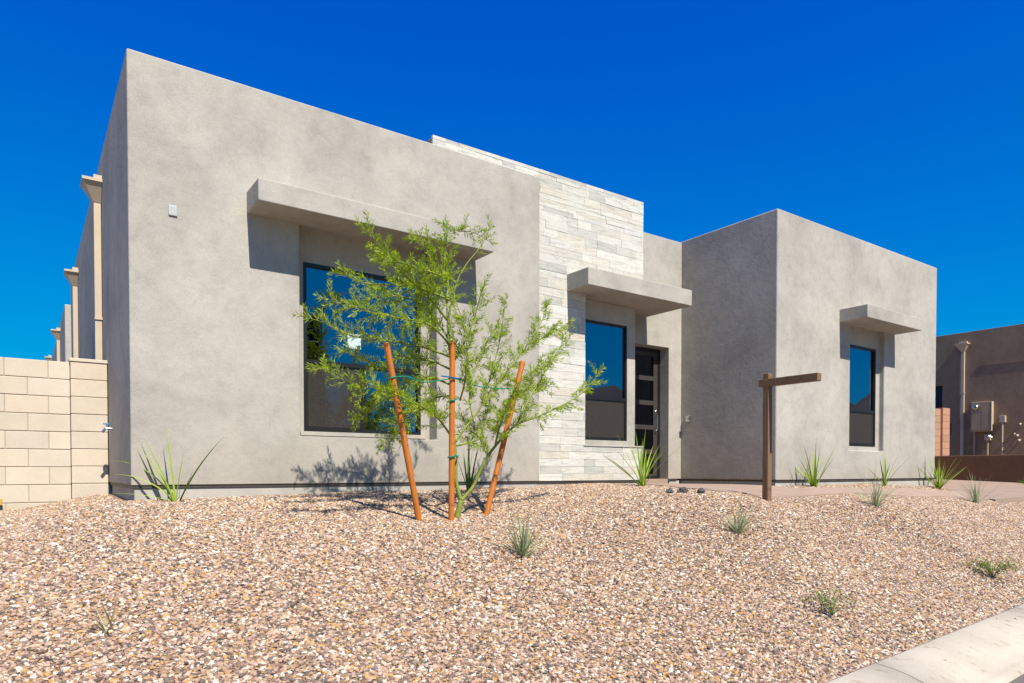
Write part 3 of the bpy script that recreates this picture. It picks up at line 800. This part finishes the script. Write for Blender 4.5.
TB = Vector((3.424, 5.75, g(3.424, 5.75)))
DZ = TB.z - 1.052
def make_tree():
    rnd = random.Random(21)
    root = thing('young_tree', 'young feathery green desert tree with several slim stems tied to three stakes', 'tree', TB)
    wood = bmesh.new(); twb = bmesh.new(); lf = bmesh.new()
    def leaflet(p, d, nrm, L, w):
        d = d.normalized(); s = d.cross(nrm).normalized()
        a = lf.verts.new(p); b = lf.verts.new(p + d * L * .45 + s * w); c = lf.verts.new(p + d * L); e = lf.verts.new(p + d * L * .45 - s * w)
        lf.faces.new((a, b, c, e))
    def twig(p, d, L, dens=1.0):
        d = d.normalized(); n = max(3, int(L / .03)); pts = [p]; dd = d.copy()
        bend = Vector((rnd.uniform(-1, 1), rnd.uniform(-1, 1), rnd.uniform(-1.0, .9))) * .10
        for k in range(n):
            dd = (dd + bend + Vector((rnd.gauss(0, .06), rnd.gauss(0, .06), rnd.gauss(0, .06)))).normalized(); pts.append(pts[-1] + dd * L / n)
        tube(twb, pts, [.0028 * (1 - .7 * k / n) for k in range(n + 1)], 4, False)
        tot = int(L / .0058 * dens)
        for k in range(tot):
            f = (k + rnd.random()) / tot; q = f * n; i = min(n - 1, int(q)); u = q - i
            pos = pts[i].lerp(pts[i + 1], u); t = (pts[i + 1] - pts[i]).normalized()
            r = Vector((rnd.gauss(0, 1), rnd.gauss(0, 1), rnd.gauss(0, .8))); r = (r - t * r.dot(t)).normalized()
            ld = (t * rnd.uniform(.7, 1.4) + r * 1.0 + Vector((0, 0, .05))).normalized()
            nrm = Vector((rnd.gauss(0, 1), rnd.gauss(0, 1), rnd.gauss(0, 1)))
            leaflet(pos, ld, nrm, rnd.uniform(.045, .092) * (1 - .45 * f), rnd.uniform(.0030, .0048))
    for bi, br in enumerate(BR):
        pts = catmull([(x, y, z + DZ * max(0, 1 - (z - 1) / 2)) for x, y, z in br], 5)
        Ls = [0]
        for a, b in zip(pts[:-1], pts[1:]): Ls.append(Ls[-1] + (b - a).length)
        T = Ls[-1]
        main = bi in (0, 1, 16)
        r0 = {0: .030, 1: .021, 16: .018}.get(bi, .0115 if T > 1 else .009)
        if bi == 2: r0 = .012
        r1 = {0: .026, 1: .012}.get(bi, .003)
        tube(wood, pts, [r0 + (r1 - r0) * l / T for l in Ls], 7 if main else 5)
        if bi in (0,): continue
        start = {1: .80, 16: .42, 17: .30, 2: .12, 10: .25}.get(bi, .12)
        step = .0235
        l = T * start
        while l < T:
            i = max(k for k in range(len(Ls)) if Ls[k] <= l); i = min(i, len(pts) - 2)
            u = (l - Ls[i]) / max(1e-6, Ls[i + 1] - Ls[i]); p = pts[i].lerp(pts[i + 1], u); t = (pts[i + 1] - pts[i]).normalized()
            r = Vector((rnd.gauss(0, 1), rnd.gauss(0, 1), rnd.gauss(0, 1))); r = (r - t * r.dot(t)).normalized()
            d = t * rnd.uniform(.5, 1.1) + r * .9 + Vector((0, 0, .1))
            f = l / T
            if bi in (2,): dens, ln = .55, rnd.uniform(.04, .12)
            else: dens, ln = 1.0, rnd.uniform(.09, .29) * (1.1 - .5 * f)
            if rnd.random() < (.45 if bi == 2 else .92): twig(p, d, ln, dens)
            l += step * rnd.uniform(.6, 1.4) * (.8 if bi in (9, 10, 11, 12, 13, 14) else 1.1)
        twig(pts[-1], (pts[-1] - pts[-2]), .12)
    for b_, nme, mt, sm_ in ((wood, 'trunk', M['bark'], True), (twb, 'twigs', M['twig'], True), (lf, 'crown', M['leaf'], False)):
        for v in b_.verts: v.co -= TB
        if nme == 'crown':
            me = bpy.data.meshes.new(nme); b_.to_mesh(me); b_.free(); me.materials.append(mt)
            link(bpy.data.objects.new(nme, me), root)
        else: obj(nme, b_, mt, root, sm_)
    return root
make_tree()

stakes = [((2.985, 5.70), (2.635, 5.65), 2.645, 'tree stake leaning left, leftmost of the three orange brown poles'),
          ((3.285, 5.62), (3.305, 5.63), 2.72, 'upright orange brown tree stake in front of the stems'),
          ((3.765, 5.75), (4.22, 5.75), 2.64, 'tree stake leaning right, rightmost of the three orange brown poles')]
for (a, b, zt, lb) in stakes:
    zb = g(*a)
    bm = bmesh.new()
    A_ = Vector((a[0], a[1], zb)); B_ = Vector((b[0], b[1], zt)); d = (B_ - A_)
    pts = [d * t for t in (-.2, 0, .2, .4, .6, .8, .99, 1)]
    tube(bm, pts, [.029, .029, .0285, .029, .028, .028, .0275, .024], 14)
    o = obj('tree_stake', bm, M['stake_wood'], smooth=True); o.location = A_; bevel(o, .003, 1)
    tag(o, lb, 'stake', 'wooden stakes around the young tree')
# ties
def tie(name, pts, r, mt, lb):
    bm = bmesh.new(); c = Vector(pts[0]); tube(bm, [Vector(p) - c for p in catmull(pts, 5)], r, 6)
    o = obj(name, bm, mt); o.location = c; tag(o, lb, 'tie', 'ties holding the tree to its stakes'); return o
def ring(c, r, tilt=0, n=12):
    return [(c[0] + r * math.cos(2 * math.pi * k / n), c[1] + r * math.sin(2 * math.pi * k / n), c[2] + tilt * math.cos(2 * math.pi * k / n)) for k in range(n + 1)]
tie('tree_tie', ring((2.697, 5.66, 2.34), .034, .008) + [(2.85, 5.66, 2.36), (3.05, 5.70, 2.33), (3.29, 5.665, 2.375)], .0055, M['green_tie'], 'green tie running from the left stake to the stems')
tie('tree_tie', [(3.24, 5.59, 2.375), (3.34, 5.585, 2.365), (3.40, 5.6, 2.36), (3.6, 5.68, 2.335), (3.85, 5.72, 2.33), (4.1, 5.73, 2.345)] + ring((4.13, 5.75, 2.325), .036, .01), .0055, M['green_tie'], 'green tie running from the upright stake to the right stake')
tie('tree_tie', ring((3.293, 5.62, 1.64), .036, .012) + [(3.40, 5.70, 1.63), (3.45, 5.77, 1.65)], .008, M['green_tie'], 'green tie low on the upright stake')
tie('tree_tie', ring((3.30, 5.625, 2.17), .036, .012), .008, M['green_tie'], 'short green tie wrapped round the upright stake under the long ones')
tie('tree_tie', [(3.17, 5.60, 2.385), (3.26, 5.585, 2.38), (3.37, 5.585, 2.37)], .0065, M['blue_tie'], 'short blue tie across the upright stake')

# ------------------------------------------------------------------ desert plants
def blade(bm, base, az, el, L, w, droop, rnd, seg=9, twist=0):
    d = Vector((math.cos(az) * math.cos(el), math.sin(az) * math.cos(el), math.sin(el)))
    side = Vector((-math.sin(az), math.cos(az), 0)); pts = [Vector(base)]
    for k in range(seg):
        d = (d + Vector((math.cos(az) * .2, math.sin(az) * .2, -1)) * droop / seg).normalized(); pts.append(pts[-1] + d * L / seg)
    rows = []
    for k, p in enumerate(pts):
        t = k / seg; ww = w * (1 - t ** 2.2) * (.75 + .6 * t * (1 - t)) + .0006
        dd = (pts[min(seg, k + 1)] - pts[max(0, k - 1)]).normalized(); nn = side.cross(dd).normalized()
        s = (side * math.cos(twist * t) + nn * math.sin(twist * t))
        rows.append((bm.verts.new(p - s * ww), bm.verts.new(p - nn * ww * .5), bm.verts.new(p + s * ww)))
    for k in range(seg):
        for q in (0, 1): bm.faces.new((rows[k][q], rows[k][q + 1], rows[k + 1][q + 1], rows[k + 1][q]))
def tuft(name, x, y, n, L, w, mt, lb, cat, group, seed, spread=(.5, 1.45), droop=(.1, .6), spec=None, dz=0):
    rnd = random.Random(seed); bm = bmesh.new()
    for k in range(n):
        az = rnd.uniform(0, 6.283); el = rnd.uniform(*spread)
        b = (rnd.gauss(0, .014), rnd.gauss(0, .014), -.01)
        blade(bm, b, az, el, L * rnd.uniform(.55, 1), w * rnd.uniform(.7, 1.1), rnd.uniform(*droop), rnd, twist=rnd.uniform(-.8, .8))
    for s in (spec or []): blade(bm, (s[0], 0, 0), *s[1:], rnd)
    o = obj(name, bm, mt); o.location = (x, y, g(x, y) + dz); tag(o, lb, cat, group); return o
RT, LT_ = R(-35), R(145)   # image right / left seen from the street, as azimuths
rt_ = math.atan2(-.58, .815)
lt = rt_ + math.pi
G1 = 'strappy green plants along the house'
tuft('yucca', 1.16, 7.16, 4, .30, .009, M['yucca'], 'bright green long leaved plant at the left corner of the house', 'plant', G1, 3, (.3, 1.0),
     spec=[(0, lt, R(64), .66, .021, .35), (0, lt, R(84), .78, .021, .12), (-.01, lt, R(70), .72, .019, .30), (.03, rt_, R(66), .78, .021, .50), (.04, rt_, R(72), .34, .012, .3),
           (0, lt, R(50), .66, .015, .85), (0, lt + .2, R(20), .58, .008, .35), (0, lt, R(5), .36, .010, .1), (0, lt - .2, R(60), .9, .014, 1.15), (0, rt_ + .8, R(82), .5, .012, .1)])
tuft('yucca', 4.30, 6.95, 16, .80, .011, M['yucca_dark'], 'dark green upright plant behind the stems of the young tree', 'plant', G1, 5, (.95, 1.5), (.05, .35))
tuft('yucca', 6.92, 6.66, 20, .92, .015, M['yucca'], 'strappy green plant below the front door, before the stone tower', 'plant', G1, 6, (.7, 1.42), (.1, .5))
tuft('yucca', 9.92, 5.93, 24, .80, .013, M['yucca'], 'strappy green plant just right of the wooden post at the right block', 'plant', G1, 7, (.75, 1.5), (.05, .4))
tuft('yucca', 12.1, 5.93, 14, .76, .012, M['yucca'], 'strappy green plant under the right window, middle of three', 'plant', G1, 8, (.8, 1.5), (.1, .5))
tuft('yucca', 14.15, 5.92, 34, .80, .013, M['yucca'], 'strappy green plant at the far right corner of the house', 'plant', G1, 9, (.75, 1.5), (.05, .3))
G2 = 'grey green grass clumps in the open gravel'
for x, y, s, n, L_, lb in ((3.28, 4.47, 11, 80, .44, 'grey green clump in the open gravel right of the tree stakes'), (5.74, 4.22, 12, 65, .38, 'grey green clump in the gravel near the wooden post'),
                     (8.97, 4.50, 13, 60, .50, 'grey green clump beside the walk below the right window'), (13.40, 5.0, 14, 55, .62, 'grey green clump beside the walk at the far right')):
    o = tuft('grass_clump', x, y, n, L_, .0042, M['greygrass'], lb, 'plant', G2, s, (.55, 1.5), (.1, .5))
def weed(x, y, s, n, r, mt, lb, name='weed', z=.15):
    rnd = random.Random(s); bm = bmesh.new()
    for k in range(n):
        az = rnd.uniform(0, 6.28); L = rnd.uniform(.3, 1) * r; pts = []
        for q in range(6):
            t = q / 5; pts.append(Vector((math.cos(az) * L * t, math.sin(az) * L * t, .01 + z * math.sin(t * 2.2) * rnd.uniform(.6, 1.2))))
        tube(bm, pts, .0015, 3, False)
        for q in range(11):
            p = pts[min(5, 1 + int(rnd.random() * 5))] + Vector((rnd.gauss(0, .012), rnd.gauss(0, .012), rnd.uniform(0, .02)))
            d = Vector((rnd.gauss(0, 1), rnd.gauss(0, 1), rnd.uniform(0, .8))).normalized(); sd = d.cross(Vector((0, 0, 1))).normalized() * .005
            f = [bm.verts.new(c) for c in (p, p + d * .016 + sd, p + d * .034, p + d * .016 - sd)]; bm.faces.new(f)
    o = obj(name, bm, mt); o.location = (x, y, g(x, y) + .01); tag(o, lb, 'weed', 'weeds in the gravel'); return o
weed(8.54, 3.02, 1, 46, .32, M['weed'], 'low green weed spreading in the gravel at the right edge near the kerb')
weed(5.18, 2.93, 2, 22, .26, M['weed'], 'sparse low weed in the gravel near the start of the kerb')
tuft('weed', .33, 4.17, 16, .20, .006, M['dry'], 'tiny dry grey plant in the gravel at the lower left', 'weed', 'weeds in the gravel', 31, (.3, 1.3), (.1, .4))
tuft('shrub', 17.6, 6.2, 40, .30, .012, M['weed'], 'leafy green plant cut by the right picture edge before the low brown wall', 'plant', None, 33, (.4, 1.5), (.2, .8))
bpy.data.objects['shrub'].location = (21.2, 6.75, drive_z(21.2, 6.75))

# ------------------------------------------------------------------ across the street (seen only as reflections in the glass)
bm = bmesh.new(); rr_ = []
for k in range(61):
    az = R(-4 + k * 1.9); f = sm(k / 4) * (1 - .3 * sm((k - 40) / 20)); d_ = 300
    n1 = noise.noise(Vector((k * .22, 3, 0))); n2 = noise.noise(Vector((k * .9, 7, 0)))
    hz = max(.5, (40 - 9 * sm((k - 8) / 22) + 1.6 * n1 + .8 * n2) * f)
    a_ = R(33) + R(1.0) * k
    row = []
    for q, (dd, zf) in enumerate(((230, -.02), (262, .45), (300, 1), (360, .8), (420, -.02))):
        row.append(bm.verts.new((math.sin(a_) * dd, -math.cos(a_) * dd, hz * zf * (1 + .15 * noise.noise(Vector((k * .6, q * 3, 1)))))))
    rr_.append(row)
for k in range(60):
    for q in range(4): bm.faces.new((rr_[k][q], rr_[k][q + 1], rr_[k + 1][q + 1], rr_[k + 1][q]))
tag(obj('hills', bm, plain('hill_rock', (.055, .045, .035), .95, var=.4, scale=.05, bmp=0), smooth=True), kind='structure')
def reftree(x, y, H, rr, seed, name, lb, nl):
    rnd = random.Random(seed)
    t = thing(name, lb, 'tree', (x, y, 0))
    bm = bmesh.new(); tube(bm, [(0, 0, 0), (.05, 0, H * .5), (0, .05, H * .95)], [.12, .07, .02], 8); obj('trunk', bm, M['trunk_brown'], t, True)
    bm = bmesh.new()
    for k in range(nl):
        z = H * (.14 + .86 * rnd.random()); a = rnd.uniform(0, 6.28); q = rr * (1.02 - z / H) ** .7 * math.sqrt(rnd.random()) * (1 + .35 * math.sin(a * 3 + z * 2.3))
        p = Vector((q * math.cos(a), q * math.sin(a), z)); d = Vector((rnd.gauss(0, 1), rnd.gauss(0, 1), rnd.gauss(0, 1))).normalized(); s = d.orthogonal().normalized() * .035
        bm.faces.new([bm.verts.new(c) for c in (p, p + d * .09 + s, p + d * .18, p + d * .09 - s)])
    obj('crown', bm, M['tree_dark'], t)
reftree(8.35, -8.6, 6.9, .85, 4, 'cypress', 'dark slim tree across the street, seen only reflected in the left window', 5200)
reftree(10.6, -10.0, 4.7, 1.5, 9, 'bushy_tree', 'low bushy tree across the street, seen only reflected in the lower left pane', 2600)
sl = thing('street_lamp', 'street lamp across the road, seen only as a pale spot reflected in the left window', 'street lamp', (7.75, -8.2, 0))
bm = bmesh.new(); tube(bm, [(0, 0, 0), (0, 0, 4), (0, 0, 7.35)], [.09, .07, .05], 10); tube(bm, [(0, 0, 7.3), (-.35, 0, 7.4)], .035, 8); obj('pole', bm, M['brown_metal'], sl, True)
bm = bmesh.new(); tube(bm, [(-.2, 0, 7.40), (-.35, 0, 7.42), (-.62, 0, 7.42), (-.7, 0, 7.41)], [.05, .11, .11, .05], 12); obj('lamp_head', bm, M['white_plastic'], sl, True)

# ------------------------------------------------------------------ light, sky, camera
SUN = Vector((.060, 1, -1.30)).normalized()     # direction the light travels
sd = bpy.data.lights.new('sun', 'SUN'); sd.energy = 5.0; sd.angle = R(.5); sd.color = (1, .94, .84)
so = bpy.data.objects.new('sun', sd); link(so); so.rotation_euler = SUN.to_track_quat('-Z', 'Y').to_euler(); so.location = (0, -20, 25)
wd = bpy.data.worlds.new('World'); S.world = wd; wd.use_nodes = True; nt = wd.node_tree
bg = nt.nodes['Background']; sky = nt.nodes.new('ShaderNodeTexSky'); sky.sky_type = 'NISHITA'; sky.sun_disc = False
sky.sun_elevation = math.asin(-SUN.z); sky.sun_rotation = R(180); sky.altitude = 600; sky.air_density = 1.0; sky.dust_density = .3; sky.ozone_density = 4
hs = nt.nodes.new('ShaderNodeHueSaturation'); hs.inputs['Saturation'].default_value = 1.75; hs.inputs['Hue'].default_value = .5; hs.inputs['Value'].default_value = 1.0
nt.links.new(sky.outputs[0], hs.inputs['Color']); sx_ = nt.nodes.new('ShaderNodeSeparateColor'); cx_ = nt.nodes.new('ShaderNodeCombineColor'); nt.links.new(hs.outputs[0], sx_.inputs[0])
for i_, (p_, k_, c_) in enumerate(((1.0, .2, .2), (1.75, 1.8, 6.0), (1.0, 6.2, 11.5))):      # deep, dry desert-sky response: x = k*v^p, x/(1+x/c)
    w_ = N(nt, 'ShaderNodeMath', operation='POWER'); w_.inputs[1].default_value = p_; nt.links.new(sx_.outputs[i_], w_.inputs[0])
    a_ = N(nt, 'ShaderNodeMath', operation='MULTIPLY'); a_.inputs[1].default_value = k_; nt.links.new(w_.outputs[0], a_.inputs[0])
    b_ = N(nt, 'ShaderNodeMath', operation='MULTIPLY_ADD'); b_.inputs[1].default_value = 1 / c_; b_.inputs[2].default_value = 1; nt.links.new(a_.outputs[0], b_.inputs[0])
    d_ = N(nt, 'ShaderNodeMath', operation='DIVIDE'); nt.links.new(a_.outputs[0], d_.inputs[0]); nt.links.new(b_.outputs[0], d_.inputs[1]); nt.links.new(d_.outputs[0], cx_.inputs[i_])
nt.links.new(cx_.outputs[0], bg.inputs[0]); bg.inputs[1].default_value = .05

cd = bpy.data.cameras.new('camera'); co = bpy.data.objects.new('camera', cd); link(co)
cd.sensor_width = 36; cd.lens = 685 / 1024 * 36; cd.shift_y = (484.15 - 341.5) / 1024; cd.clip_start = .05; cd.clip_end = 3000
co.location = (0, 0, 1.5); co.rotation_euler = (R(90 - 1.1), 0, R(54.631 - 90))
S.camera = co
S.render.resolution_x = 1024; S.render.resolution_y = 683
S.render.engine = 'CYCLES'
S.view_settings.view_transform = 'Standard'; S.view_settings.look = 'None'; S.view_settings.gamma = 1; S.view_settings.exposure = .73
